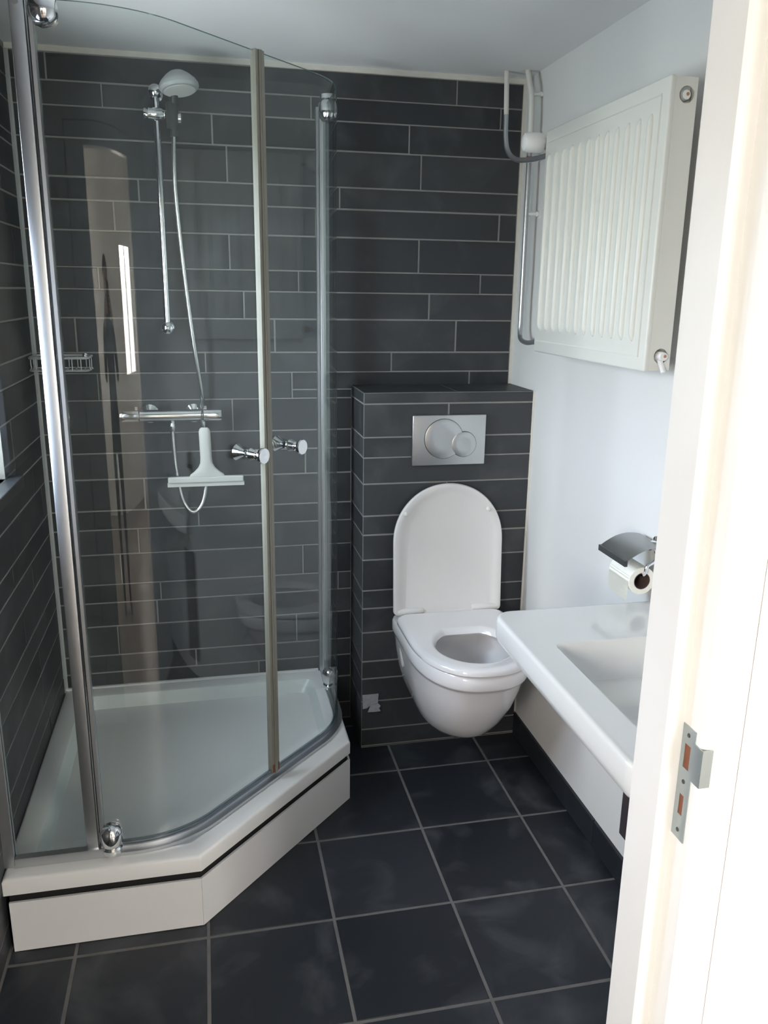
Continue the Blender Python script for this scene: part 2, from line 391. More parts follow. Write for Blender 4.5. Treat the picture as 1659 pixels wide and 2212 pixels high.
# ------------------------------------------------------------------ hall behind the camera
hx0, hx1, hy0, HH = -2.55, 1.05, -4.95, 2.45
bm = bmesh.new(); box(bm, hx0-0.1, hx1+0.1, hy0-0.1, FY-0.1, -0.1, -0.002)
struct(obj('floor_hall', bm, 'hall_floor'), 'brown wooden hall floor behind the photographer', 'floor')
bm = bmesh.new(); box(bm, hx0-0.1, hx1+0.1, hy0-0.1, HY, HH, HH+0.1)
struct(obj('ceiling_hall', bm, 'hall_paint'), 'white hall ceiling', 'ceiling')
bm = bmesh.new(); box(bm, -WX-0.1, 0.12, HY, HY+0.09, H, HH); box(bm, hx0-0.1, -WX-0.1, HY, HY+0.09, 0, HH); box(bm, 0.12, hx1+0.1, HY, HY+0.09, 0, HH)
struct(obj('wall_hall_front', bm, 'hall_paint'), 'white hall wall beside the bathroom door', 'wall')
bm = bmesh.new(); box(bm, hx1, hx1+0.1, hy0, HY, 0, HH); struct(obj('wall_hall_right', bm, 'hall_paint'), 'white right hall wall', 'wall')
HW = (-4.45, -3.55, 1.0, 2.2)
HE = (0.10, 0.95, 0.9, 1.9)
bm = bmesh.new()
for (a, b, c, d) in sub_rect((hy0, HY, 0, HH), HW): box(bm, hx0-0.1, hx0, a, b, c, d)
struct(obj('wall_hall_left', bm, 'hall_paint'), 'white left hall wall around a wide window', 'wall')
bm = bmesh.new()
for (a, b, c, d) in sub_rect((hx0-0.1, hx1+0.1, 0, HH), HE): box(bm, a, b, hy0-0.1, hy0, c, d)
struct(obj('wall_hall_back', bm, 'hall_paint'), 'white end wall of the hall around a window', 'wall')
def hall_window(name, label, axis, r, pos):
    w = tag(thing(name, label, 'window'), kind='structure')
    a, b, c, d = r; m = (a+b)/2
    bm = bmesh.new(); pn = bmesh.new()
    for q in ((a, b, c, c+0.06), (a, b, d-0.06, d), (a, a+0.06, c+0.06, d-0.06), (b-0.06, b, c+0.06, d-0.06), (m-0.03, m+0.03, c+0.06, d-0.06)):
        if axis == 'x': box(bm, pos-0.06, pos, *q)
        else: box(bm, q[0], q[1], pos-0.06, pos, q[2], q[3])
    obj('window_frame', bm, 'window_paint', w)
    for q in ((a+0.055, m-0.025), (m+0.025, b-0.055)):
        p_ = bmesh.new()
        if axis == 'x': box(p_, pos-0.035, pos-0.03, q[0], q[1], c+0.055, d-0.055)
        else: box(p_, q[0], q[1], pos-0.035, pos-0.03, c+0.055, d-0.055)
        obj('pane', p_, 'hall_glass', w)
    pn.free()
hall_window('window_2', 'window in the left hall wall', 'x', HW, hx0-0.02)
hall_window('window_3', 'window in the end wall of the hall', 'y', HE, hy0-0.02)

# ------------------------------------------------------------------ shower tray
TB1 = (-1.113, -0.972); TB2 = (-0.660, -0.511)
def tray_poly(off, rad, n=6):
    """pentagon inset by off, its corners rounded with rad: n+1 points for each corner"""
    P = [Vector((-WX+0.0005, -0.0005)), Vector((-WX+0.0005, TB1[1])), Vector(TB1), Vector(TB2), Vector((TB2[0], -0.0005))]
    L = []
    for i in range(5):
        a, b = P[i], P[(i+1) % 5]; d = (b-a).normalized(); nrm = Vector((-d.y, d.x)); L.append((a+nrm*off, d))
    Q = []
    for i in range(5):
        (a, d), (b, e) = L[i-1], L[i]; cr = d.x*e.y-d.y*e.x; t = ((b-a).x*e.y-(b-a).y*e.x)/cr; Q.append(a+d*t)
    out = []
    for i in range(5):
        p = Q[i]; d0 = (Q[i-1]-p).normalized(); d1 = (Q[(i+1) % 5]-p).normalized()
        ang = math.acos(max(-1, min(1, d0.dot(d1)))); tl = rad/math.tan(ang/2)
        a = p+d0*tl; b = p+d1*tl
        for k in range(n+1):
            t = k/n; out.append((1-t)**2*a+2*t*(1-t)*p+t*t*b)
    return out
tray = thing('shower_tray', 'white five-sided shower tray with raised rim and skirt panels', 'shower tray')
bm = bmesh.new(); rings = []
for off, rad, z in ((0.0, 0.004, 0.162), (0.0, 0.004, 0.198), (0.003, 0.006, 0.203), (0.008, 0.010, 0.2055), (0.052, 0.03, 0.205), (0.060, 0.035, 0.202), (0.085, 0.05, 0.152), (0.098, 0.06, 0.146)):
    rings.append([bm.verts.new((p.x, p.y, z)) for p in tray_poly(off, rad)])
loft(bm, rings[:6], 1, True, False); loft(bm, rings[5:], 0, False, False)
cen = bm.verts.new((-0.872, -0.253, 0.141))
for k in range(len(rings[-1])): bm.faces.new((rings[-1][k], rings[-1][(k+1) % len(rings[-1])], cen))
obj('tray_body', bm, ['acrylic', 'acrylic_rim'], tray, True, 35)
bm = bmesh.new(); lathe(bm, (-0.872, -0.253, 0.141), (0, 0, 1), [(0, 0.060), (0.006, 0.060), (0.009, 0.055)], 36)
dr = tag(obj('drain_cover', bm, 'dark_drain', tray, True), 'dark round drain cover')
bm = bmesh.new(); lathe(bm, (-0.872, -0.253, 0.140), (0, 0, 1), [(0, 0.066), (0.006, 0.064), (0.006, 0.061)], 36); obj('drain_ring', bm, 'chrome', dr, True)
def skirt(p, q, name='skirt_panel'):
    p, q = Vector(p), Vector(q); d = (q-p).normalized(); n = Vector((d.y, -d.x)); ins = 0.0005
    pts = [p-n*ins, q-n*ins, q-n*(ins+0.006), p-n*(ins+0.006)]
    bm = bmesh.new(); poly_prism(bm, [(v.x, v.y) for v in pts], 0.002, 0.140); obj(name, bm, 'panel_white', tray)
bm = bmesh.new(); poly_prism(bm, [(-WX+0.001, -0.001), (-WX+0.001, -0.010), (TB2[0]-0.032, -0.010), (TB2[0]-0.032, -0.001)], 0.2056, 0.2125); obj('sealant', bm, 'acrylic_rim', tray)
skirt((-WX+0.012, TB1[1]), (TB1[0]-0.002, TB1[1])); skirt(TB1, TB2); skirt((TB2[0], TB2[1]+0.003), (TB2[0], -0.004))
bm = bmesh.new(); pp = tray_poly(0.010, 0.006); qq = tray_poly(0.030, 0.006); rg = [[bm.verts.new((v.x, v.y, z)) for v in P_] for P_, z in ((pp, 0.004), (pp, 0.160), (qq, 0.160), (qq, 0.004))]; loft(bm, rg+[rg[0]], 0, False, False); obj('gap_backing', bm, 'gap_shade', tray)  # shade of the gap under the lip put into a near-black ring

# ------------------------------------------------------------------ shower enclosure
GY, GXR, RAD = -0.915, -0.676, 0.27
P0 = Vector((-WX, GY)); P1 = Vector((-1.160, GY)); P2 = Vector((GXR, GY+(GXR+1.160))); P3 = Vector((GXR, 0.0))
def arc(p, a, b, r, n=24):
    d0 = (a-p).normalized(); d1 = (b-p).normalized(); ang = math.acos(d0.dot(d1)); tl = r/math.tan(ang/2)
    s, e = p+d0*tl, p+d1*tl; c = p+(d0+d1).normalized()*(r/math.sin(ang/2))
    a0 = math.atan2(*(s-c).yx); a1 = math.atan2(*(e-c).yx)
    da = (a1-a0+PI) % (2*PI)-PI
    return [c+Vector((math.cos(a0+da*k/n), math.sin(a0+da*k/n)))*r for k in range(n+1)]
path = [P0] + arc(P1, P0, P2, RAD) + arc(P2, P1, P3, RAD) + [P3]
cum = [0.0]
for a, b in zip(path, path[1:]): cum.append(cum[-1]+(b-a).length)
def at(s):
    for i in range(len(path)-1):
        if s <= cum[i+1] or i == len(path)-2:
            t = (s-cum[i])/(cum[i+1]-cum[i]); p = path[i].lerp(path[i+1], t); d = (path[i+1]-path[i]).normalized(); return p, d, Vector((d.y, -d.x))
def seg(s0, s1):
    ss = [s0]+[c for c in cum if s0+1e-4 < c < s1-1e-4]+[s1]; out = []
    for i, s in enumerate(ss):
        p = at(s)[0]; a = at(max(s-1e-4, 0))[1]; b = at(min(s+1e-4, cum[-1]))[1]; d = (a+b).normalized(); out.append((p, Vector((d.y, -d.x))))
    return out
def ribbon(bm, s0, s1, o0, o1, z0, z1, mi=0, me=None):
    """solid strip along the path from s0 to s1, o = offset to the outside"""
    me = mi if me is None else me
    r = [[bm.verts.new((*(p+n*o), z)) for o, z in ((o0, z0), (o1, z0), (o1, z1), (o0, z1))] for p, n in seg(s0, s1)]
    for a, b in zip(r, r[1:]):
        for k, mm in ((0, me), (1, mi), (2, me), (3, mi)): bm.faces.new((a[k], a[(k+1) % 4], b[(k+1) % 4], b[k])).material_index = mm
    bm.faces.new(r[0]).material_index = me; bm.faces.new(r[-1][::-1]).material_index = me
def s_of(pt):
    best = min(((at(cum[-1]*k/4000)[0]-Vector(pt)).length, cum[-1]*k/4000) for k in range(4001)); return best[1]
enc = thing('shower_enclosure', 'glass shower enclosure with two curved pivot doors and aluminium posts', 'shower')
GZ0, GZ1 = 0.232, 2.080
sL = s_of((-1.380, GY)); sM = s_of((-0.907, -0.663)); sR = s_of((GXR, -0.085)); sE = cum[-1]
bm = bmesh.new(); ribbon(bm, 0.0, 0.024, -0.014, 0.014, 0.2055, 2.10); obj('wall_profile', bm, 'aluminium', enc)
bm = bmesh.new(); ribbon(bm, sE-0.022, sE-0.002, -0.012, 0.012, 0.2055, 2.10); obj('wall_profile', bm, 'aluminium', enc)
def post(s, w, sgn):
    bm = bmesh.new(); ribbon(bm, s-w/2, s+w/2, -0.012, 0.012, 0.2225, 2.10); e = bm.edges[:]
    bmesh.ops.bevel(bm, geom=e, offset=0.004, segments=2, profile=0.5, affect='EDGES')
    o = obj('post', bm, 'aluminium', enc, True)
    bm = bmesh.new(); ribbon(bm, s+sgn*(w/2+0.0045)-0.0015, s+sgn*(w/2+0.0045)+0.0015, -0.008, 0.008, 0.23, 2.09); obj('gasket', bm, 'dark_plastic', o)
    bm = bmesh.new(); ribbon(bm, s+sgn*(w/2+0.010)-0.0035, s+sgn*(w/2+0.010)+0.0035, -0.009, 0.015, 0.232, 2.085); obj('edge_strip', bm, 'aluminium', o)
    p, d, n = at(s); bm = bmesh.new(); lathe(bm, (*(p+n*0.012), 2.068), (n.x, n.y, 0), [(0, 0.006), (0.002, 0.005)], 12); obj('screw', bm, 'chrome', o)
    return o
post(sL+0.010, 0.028, 1); post(sR, 0.022, -1)
bm = bmesh.new(); ribbon(bm, 0.024, sL-0.0045, -0.003, 0.003, GZ0-0.01, GZ1+0.012, 0, 1); obj('fixed_pane', bm, ['shower_glass', 'glass_edge'], enc)
bm = bmesh.new(); ribbon(bm, sR+0.011, sE-0.022, -0.003, 0.003, GZ0-0.01, GZ1+0.012, 0, 1); obj('fixed_pane', bm, ['shower_glass', 'glass_edge'], enc)
# rail lying on the tray
bm = bmesh.new(); ribbon(bm, 0.024, sE-0.022, -0.012, 0.018, 0.2055, 0.214); ribbon(bm, 0.024, sE-0.022, -0.007, -0.001, 0.214, 0.2225)
obj('bottom_rail', bm, 'aluminium', enc, True, 30)
bm = bmesh.new(); ribbon(bm, 0.026, s_of((-1.335, GY)), 0.001, 0.020, 0.2142, 0.232); obj('rail_cover', bm, 'aluminium', enc)
def door_leaf(s0, s1, sp, sk_, side):
    bm = bmesh.new(); ribbon(bm, s0, s1, -0.003, 0.003, GZ0, GZ1, 0, 1)
    d = obj('glass_door', bm, ['shower_glass', 'glass_edge'], enc, True, 30)
    bm = bmesh.new(); ribbon(bm, s0+0.002, s1-0.002, -0.0035, 0.0045, 0.2228, 0.237); obj('sweep', bm, 'sweep_plastic', d, True, 30)
    # magnetic seal at the meeting edge
    se = s1 if side < 0 else s0
    bm = bmesh.new()
    a, b = (se-0.014, se+0.0005) if side < 0 else (se-0.0005, se+0.014)
    ribbon(bm, a, b, -0.008, 0.008, 0.225, GZ1+0.003)
    ribbon(bm, se-0.0025+side*0.002, se+0.0025+side*0.002, -0.011, 0.011, 0.225, GZ1+0.003)
    sl = obj('magnetic_seal', bm, 'seal_plastic', d)
    bm = bmesh.new(); ribbon(bm, a+0.001, b-0.001, -0.0084, 0.0086, 0.226, 0.252); obj('rust_stain', bm, 'rust', sl)
    # double cone knob through the glass
    p, dr_, n = at(sk_)
    bm = bmesh.new()
    prof = [(0.003, 0.009), (0.010, 0.008), (0.014, 0.017), (0.030, 0.012), (0.034, 0.007), (0.040, 0.007), (0.046, 0.0195), (0.052, 0.0205), (0.055, 0.019), (0.0555, 0.004), (0.054, 0.0001)]
    lathe(bm, (*p, 1.160), (n.x, n.y, 0), prof, 28)
    obj('knob', bm, 'chrome', d, True, 25)
    bm = bmesh.new()
    lathe(bm, (*p, 1.160), (-n.x, -n.y, 0), [(0.003, 0.009), (0.010, 0.008), (0.014, 0.010), (0.034, 0.021), (0.038, 0.020), (0.0385, 0.001)], 28)
    obj('knob', bm, 'chrome', d, True, 25)
    # pivots: a chrome block with a rounded cap, gripping the glass
    p, dr_, n = at(sp)
    for z, up in ((GZ0-0.004, 1), (GZ1+0.012, -1)):
        bm = bmesh.new()
        lathe(bm, (*(p+n*0.006), z), (0, 0, up), [(-0.014, 0.024), (-0.002, 0.025), (0.002, 0.021), (0.012, 0.026), (0.030, 0.029), (0.046, 0.027), (0.057, 0.018), (0.063, 0.004)], 28)
        pv = obj('pivot', bm, 'chrome', d, True, 40)
        bm = bmesh.new(); lathe(bm, (*(p-n*0.002), z+up*0.028), (-n.x, -n.y, 0), [(0, 0.018), (0.010, 0.018), (0.014, 0.012)], 24); obj('pivot_cap', bm, 'chrome', pv, True)
    return d
door_leaf(sL+0.040, sM-0.001, s_of((-1.325, GY)), s_of((-0.957, -0.713)), -1)
door_leaf(sM+0.001, sR-0.026, s_of((GXR, -0.160)), s_of((-0.850, -0.606)), 1)

# ------------------------------------------------------------------ shower fittings
BXR = -1.162
rail = thing('shower_rail', 'slim chrome riser rail on the slate shower wall', 'shower rail')
bm = bmesh.new(); tube(bm, [(BXR, -0.055, 1.43), (BXR, -0.055, 2.115)], 0.0105, 16); obj('bar', bm, 'chrome', rail, True)
for z in (1.437, 2.108):
    bm = bmesh.new(); lathe(bm, (BXR, -0.0005, z), (0, -1, 0), [(0, 0.019), (0.006, 0.019), (0.012, 0.013), (0.035, 0.013), (0.048, 0.019), (0.062, 0.0195), (0.070, 0.013), (0.073, 0.002)], 24); obj('bracket', bm, 'chrome', rail, True)
bm = bmesh.new(); lathe(bm, (BXR-0.035, -0.062, 2.047), (1, 0, -0.02), [(0, 0.016), (0.006, 0.018), (0.010, 0.0135), (0.013, 0.018), (0.050, 0.0185), (0.056, 0.014), (0.060, 0.014)], 24)
sl = obj('slider', bm, 'chrome', rail, True)
bm = bmesh.new(); lathe(bm, (BXR+0.058, -0.075, 2.036), (1, 0, -0.02), [(0, 0.013), (0.004, 0.017), (0.012, 0.017), (0.016, 0.010)], 20); obj('slider_knob', bm, 'chrome', sl, True)
bm = bmesh.new(); lathe(bm, (BXR+0.045, -0.078, 2.005), (0.03, -0.05, 1), [(0, 0.016), (0.065, 0.019), (0.072, 0.014)], 20); obj('cradle', bm, 'dark_plastic', sl, True)
hs = thing('hand_shower', 'grey hand shower head with flexible chrome hose hung on the riser rail', 'shower head')
hc = Vector((-1.092, -0.125, 2.105)); hd = Vector((0.14, -0.16, -1)).normalized()
bm = bmesh.new(); lathe(bm, hc, -hd, [(-0.006, 0.030), (-0.004, 0.050), (0.003, 0.056), (0.010, 0.056), (0.020, 0.050), (0.034, 0.036), (0.044, 0.022), (0.048, 0.006)], 32)
hd_o = obj('head', bm, 'shower_grey', hs, True)
bm = bmesh.new(); lathe(bm, hc+hd*0.0062, hd, [(0, 0.045), (0.0015, 0.044), (0.002, 0.001)], 32); obj('spray_plate', bm, 'white_rubber', hd_o, True)
bm = bmesh.new(); tube(bm, smooth_path([(BXR+0.048, -0.080, 1.985), (BXR+0.050, -0.084, 2.06), (BXR+0.057, -0.10, 2.11), (-1.10, -0.115, 2.125)], 6), 0.011, 14); obj('handle', bm, 'dark_plastic', hs, True)
hp = smooth_path([(BXR+0.047, -0.080, 1.99), (-1.118, -0.075, 1.85), (-1.105, -0.062, 1.62), (-1.086, -0.055, 1.40), (-1.068, -0.036, 1.24), (-1.067, -0.0215, 1.195), (-1.066, -0.0195, 1.165), (-1.065, -0.0195, 1.13), (-1.064, -0.026, 1.05), (-1.064, -0.045, 0.95), (-1.080, -0.06, 0.872), (-1.112, -0.07, 0.845), (-1.142, -0.068, 0.885), (-1.158, -0.062, 0.98), (-1.163, -0.058, 1.06), (-1.164, -0.056, 1.128)], 14)
bm = bmesh.new(); tube(bm, hp, 0.0068, 10, 0, [0.0066+0.0009*(k % 2) for k in range(len(hp))]); obj('hose', bm, 'chrome_hose', hs, True, 60)
bm = bmesh.new(); lathe(bm, (-1.164, -0.056, 1.112), (0, 0, 1), [(0, 0.008), (0.012, 0.011), (0.020, 0.011), (0.030, 0.008)], 16); obj('hose_nut', bm, 'chrome', hs, True)
mx = thing('thermostatic_mixer', 'horizontal chrome thermostatic shower mixer bar below the riser rail', 'mixer')
MZ = 1.163; MY = -0.056
bm = bmesh.new(); tube(bm, [(-1.262, MY, MZ), (-1.068, MY, MZ)], 0.0195, 24); obj('body', bm, 'chrome', mx, True)
for x, d in ((-1.264, -1), (-1.066, 1)):
    bm = bmesh.new(); lathe(bm, (x, MY, MZ), (d, 0, 0), [(0, 0.0195), (0.002, 0.0225), (0.050, 0.0225), (0.058, 0.021), (0.0605, 0.017), (0.061, 0.001)], 28); kn = obj('knob', bm, 'chrome', mx, True, 30)
    bm = bmesh.new(); box(bm, x+d*0.008-0.004, x+d*0.008+0.004, MY-0.005, MY+0.005, MZ+0.021, MZ+0.030); obj('stop_button', bm, 'chrome', kn)
for x in (-1.235, -1.095):
    bm = bmesh.new(); lathe(bm, (x, -0.0005, MZ), (0, -1, 0), [(0, 0.030), (0.004, 0.030), (0.012, 0.016), (0.042, 0.016)], 24); obj('escutcheon', bm, 'chrome', mx, True)
bm = bmesh.new(); lathe(bm, (-1.164, MY, MZ-0.016), (0, 0, -1), [(0, 0.010), (0.008, 0.010)], 16); obj('outlet', bm, 'chrome', mx, True)
# squeegee
sq = thing('squeegee', 'off-white squeegee hanging by a loop from the shower mixer', 'squeegee')
bm = bmesh.new()
prof = [(1.128, .010, .006), (1.124, .015, .009), (1.115, .0185, .011), (1.09, .0185, .012), (1.03, .0185, .012), (1.012, .020, .012), (0.998, .027, .011), (0.985, .040, .010), (0.976, .052, .009), (0.969, .056, .008)]
rings = [[bm.verts.new((-1.064+0.0+(1.128-z)*0.02+w*math.cos(2*PI*k/20), -0.092+t*math.sin(2*PI*k/20), z)) for k in range(20)] for z, w, t in prof]
loft(bm, rings); obj('handle', bm, 'white_rubber', sq, True)
bm = bmesh.new(); a = bbox(-1.185, -0.945, -0.101, -0.085, 0.949, 0.969, 0.004); me = bpy.data.meshes.new('t'); a.to_mesh(me); a.free()
bm.from_mesh(me); bpy.data.meshes.remove(me); bmesh.ops.rotate(bm, verts=bm.verts[:], cent=(-1.064, -0.092, 0.96), matrix=Matrix.Rotation(0.0, 3, 'Y'))
bl = obj('blade_holder', bm, 'white_rubber', sq)
bm = bmesh.new(); box(bm, -1.187, -0.943, -0.0945, -0.0915, 0.936, 0.950); obj('blade', bm, 'white_rubber', bl)
lp = smooth_path([(-1.064, -0.092, 1.122), (-1.072, -0.085, 1.150), (-1.070, -0.079, 1.178), (-1.064, -0.056, 1.1875), (-1.060, -0.034, 1.178), (-1.058, -0.040, 1.150), (-1.062, -0.088, 1.122)], 8)
bm = bmesh.new(); tube(bm, lp, 0.0016, 8); obj('hanging_loop', bm, 'dark_plastic', sq, True)
# wire soap basket in the back left corner
bk = thing('soap_basket', 'chrome wire soap basket in the shower corner', 'basket')
bx0, bx1, by0, by1, bz0, bz1 = -1.566, -1.398, -0.125, -0.008, 1.312, 1.350
def rrect(x0, x1, y0, y1, z, r=0.018):
    out = []
    for cx, cy, a in ((x1-r, y1-r, 0), (x0+r, y1-r, 1), (x0+r, y0+r, 2), (x1-r, y0+r, 3)):
        for k in range(5): t = (a+k/4)*PI/2; out.append(Vector((cx+r*math.cos(t), cy+r*math.sin(t), z)))
    return out+[out[0]]
for z, rr in ((bz1, 0.004), (bz0, 0.0022)):
    bm = bmesh.new(); tube(bm, rrect(bx0, bx1, by0, by1, z), rr, 8); obj('rim', bm, 'steel_wire', bk, True)
for k in range(6):
    x = bx0+0.02+k*(bx1-bx0-0.04)/5
    bm = bmesh.new(); tube(bm, smooth_path([(x, by0, bz1), (x, by0+0.001, bz0+0.008), (x, by0+0.01, bz0), (x, by1-0.01, bz0), (x, by1, bz0+0.008), (x, by1, bz1)], 5), 0.0016, 6); obj('wire', bm, 'steel_wire', bk, True)
for y in (-0.09, -0.045):
    bm = bmesh.new(); tube(bm, smooth_path([(bx0, y, bz1), (bx0+0.001, y, bz0+0.008), (bx0+0.01, y, bz0-0.002), (bx1-0.01, y, bz0-0.002), (bx1, y, bz0+0.008), (bx1, y, bz1)], 5), 0.0016, 6); obj('wire', bm, 'steel_wire', bk, True)
for x in (-1.545, -1.42):
    bm = bmesh.new(); lathe(bm, (x, -0.0005, bz1-0.002), (0, -1, 0), [(0, 0.009), (0.010, 0.009), (0.013, 0.005)], 14); obj('wall_fixing', bm, 'chrome', bk, True)

# ------------------------------------------------------------------ flush plate
fp = thing('flush_plate', 'satin chrome dual flush plate with two round buttons', 'flush plate')
x0, x1, z0, z1 = PLATE; fy = -BD-0.0015
bm = bbox(x0, x1, fy-0.011, fy, z0, z1, 0.003, 3); obj('plate', bm, 'satin_chrome', fp, True)
for n, (cx, cz, r) in enumerate(((x0+0.104, z0+0.087, 0.064), (x0+0.172, z0+0.068, 0.041))):
    y = fy-0.0112-n*0.0012
    bm = bmesh.new(); lathe(bm, (cx, y+0.002, cz), (0, -1, 0), [(0, r+0.0015), (0.0022, r+0.0015), (0.0023, r)], 48)
    rg = obj('button_gap', bm, 'dark_plastic', fp)
    bm = bmesh.new(); lathe(bm, (cx, y, cz), (0, -1, 0), [(0, r), (0.002, r), (0.0035, r-0.003), (0.0025, r*0.5), (0.002, 0.001)], 48); obj('button', bm, 'satin_chrome', fp, True, 50)

# ------------------------------------------------------------------ toilet
TC = -0.290; WY = -BD-0.002
toi = thing('toilet', 'white wall-hung toilet with its lid up', 'toilet')
def dshape(cx, w, yb, yf, z, n=40, sq=2.35, corner=0.03, nose=None):
    """plan outline: straight back at yb, straight sides, superelliptic nose to yf"""
    out = []; a = w/2; L = yb-yf; nose = nose or min(L*0.62, a*1.55); ym = yf+nose
    for k in range(n+1):
        t = PI*k/n; c, s_ = math.cos(t), math.sin(t)
        out.append((cx+a*math.copysign(abs(c)**(2/sq), c), ym-nose*abs(s_)**(2/sq)))
    m = 6
    out += [(cx-a, ym+(yb-corner-ym)*k/m) for k in range(1, m+1)]
    out += [(cx-a+corner*(1-math.cos(k*PI/8)), yb-corner+corner*math.sin(k*PI/8)) for k in range(1, 5)]
    out += [(cx+a-corner+corner*math.sin(k*PI/8), yb-corner+corner*math.cos(k*PI/8)) for k in range(0, 5)]
    out += [(cx+a, yb-corner-(yb-corner-ym)*k/m) for k in range(1, m)]
    return [(x, y, z) for x, y in out]
def oval(cx, cy, a, b, z, N, ref):
    """points of an oval with the angular order of outline ref"""
    out = []
    for (x, y, _) in ref:
        t = math.atan2((y-cy)/b, (x-cx)/a); out.append((cx+a*math.cos(t), cy+b*math.sin(t), z))
    return out
top = 0.498
lv = [(0.196, 0.150, WY-0.05, -0.505, 2.0), (0.198, 0.185, WY-0.03, -0.540, 2.0), (0.206, 0.215, WY-0.01, -0.565, 2.0), (0.230, 0.248, WY, -0.598, 2.1), (0.275, 0.285, WY, -0.636, 2.2), (0.33, 0.316, WY, -0.672, 2.3), (0.39, 0.337, WY, -0.702, 2.35), (0.435, 0.347, WY, -0.718, 2.4), (0.447, 0.351, WY, -0.724, 2.4), (0.452, 0.362, WY, -0.738, 2.4), (0.460, 0.366, WY, -0.742, 2.4), (top-0.008, 0.366, WY, -0.743, 2.4), (top, 0.358, WY, -0.737, 2.4)]
bm = bmesh.new(); rr = []
for z, w, yb, yf, s_ in lv: rr.append(dshape(TC, w, yb, yf, z, sq=s_))
ref = rr[-1]; N = len(ref)
CY = -0.535
for a, b, z in ((0.130, 0.165, top), (0.122, 0.155, top-0.012), (0.135, 0.165, top-0.045), (0.120, 0.145, top-0.11), (0.085, 0.10, top-0.17), (0.055, 0.065, top-0.205)):
    rr.append(oval(TC, CY, a, b, z, N, ref))
rings = [[bm.verts.new(p) for p in r] for r in rr]
loft(bm, rings[:len(lv)+3], 0, True, False); loft(bm, rings[len(lv)+2:], 0, False, True)
bowl = obj('bowl', bm, 'ceramic', toi, True, 55)
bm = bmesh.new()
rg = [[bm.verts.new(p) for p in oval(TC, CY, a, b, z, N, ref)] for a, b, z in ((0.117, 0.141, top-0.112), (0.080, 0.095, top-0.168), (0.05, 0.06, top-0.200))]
loft(bm, rg, 0, False, True); obj('bowl_lining', bm, 'bowl_grey', bowl, True)  # mottled grey layer over the lower bowl interior
bm = bmesh.new(); lathe(bm, (TC, CY, top-0.186), (0, 0, 1), [(0, 0.058), (0.004, 0.060)], 32); obj('water', bm, 'water', bowl)
for s_ in (-1, 1):     # shallow side recess around the fixing bolt
    bm = bmesh.new(); bmesh.ops.create_uvsphere(bm, u_segments=20, v_segments=12, radius=1.0)
    bmesh.ops.scale(bm, vec=(0.006, 0.022, 0.05), verts=bm.verts[:]); bmesh.ops.rotate(bm, cent=(0, 0, 0), matrix=Matrix.Rotation(-0.35, 3, 'X'), verts=bm.verts[:])
    bmesh.ops.translate(bm, vec=(TC+s_*0.166, -0.33, 0.405), verts=bm.verts[:]); obj('fixing_cover', bm, 'seat_plastic', bowl, True)
# seat
SZ = top+0.003
bm = bmesh.new()
so = [dshape(TC, w, -0.300, yf, z, sq=2.4) for w, yf, z in ((0.358, -0.738, SZ), (0.368, -0.748, SZ+0.005), (0.368, -0.748, SZ+0.016), (0.360, -0.741, SZ+0.022), (0.345, -0.728, SZ+0.0247), (0.337, -0.722, SZ+0.025), (0.330, -0.717, SZ+0.025))]
ref2 = so[-1]
si = [oval(TC-0.0, -0.560, a, b, z, N, ref2) for a, b, z in ((0.137, 0.151, SZ+0.025), (0.130, 0.144, SZ+0.025), (0.124, 0.138, SZ+0.0235), (0.117, 0.130, SZ+0.018), (0.112, 0.125, SZ+0.008), (0.118, 0.131, SZ))]
rings = [[bm.verts.new(p) for p in r] for r in so+si]
loft(bm, rings+[rings[0]], 0, False, False)
seat = tag(obj('seat', bm, 'ceramic', toi, True, 50), 'glossy white seat ring, lowered')
for x in (TC-0.13, TC+0.13):
    bm = bmesh.new(); lathe(bm, (x-0.045, -0.283, SZ+0.026), (1, 0, 0), [(0, 0.011), (0.003, 0.013), (0.087, 0.013), (0.09, 0.011)], 20); obj('hinge', bm, 'seat_plastic', seat, True)
# lid, upright: outline in its own plane
def lid_ring(w, h, inset, t):
    pts = [(x-TC, -(y)) for x, y, _ in dshape(TC, w-2*inset, 0.0, -h+inset, 0, sq=2.05, corner=0.012, nose=(w/2-inset)*1.03)]
    return pts
lean = 0.075
def lidp(u, v, t): # u across, v up along the lid, t towards the viewer
    return (TC+u+0.0, -0.288+v*math.sin(lean)-t*math.cos(lean), SZ+0.018+v*math.cos(lean)+t*math.sin(lean))
bm = bmesh.new(); rings = []
for ins, t, dv in ((0.006, -0.016, 0), (0.0, -0.010, 0), (0.0, 0.0, 0), (0.003, 0.005, 0), (0.014, 0.006, 0), (0.026, 0.001, 0), (0.040, -0.003, 0)):
    rings.append([bm.verts.new(lidp(u, max(v, ins*0.3), t)) for u, v in lid_ring(0.372, 0.437, ins, t)])
loft(bm, rings, 0, True, True); lid = tag(obj('lid', bm, 'seat_plastic', toi, True, 50), 'warm white raised lid')
for u, v in ((-0.147, 0.342), (0.134, 0.348)):
    bm = bmesh.new(); p = Vector(lidp(u, v, 0.004)); d = Vector(lidp(u, v, 0.012))-p
    lathe(bm, p, d, [(0, 0.008), (0.005, 0.0075), (0.008, 0.005), (0.009, 0.001)], 16); obj('bumper', bm, 'seat_plastic', lid, True)

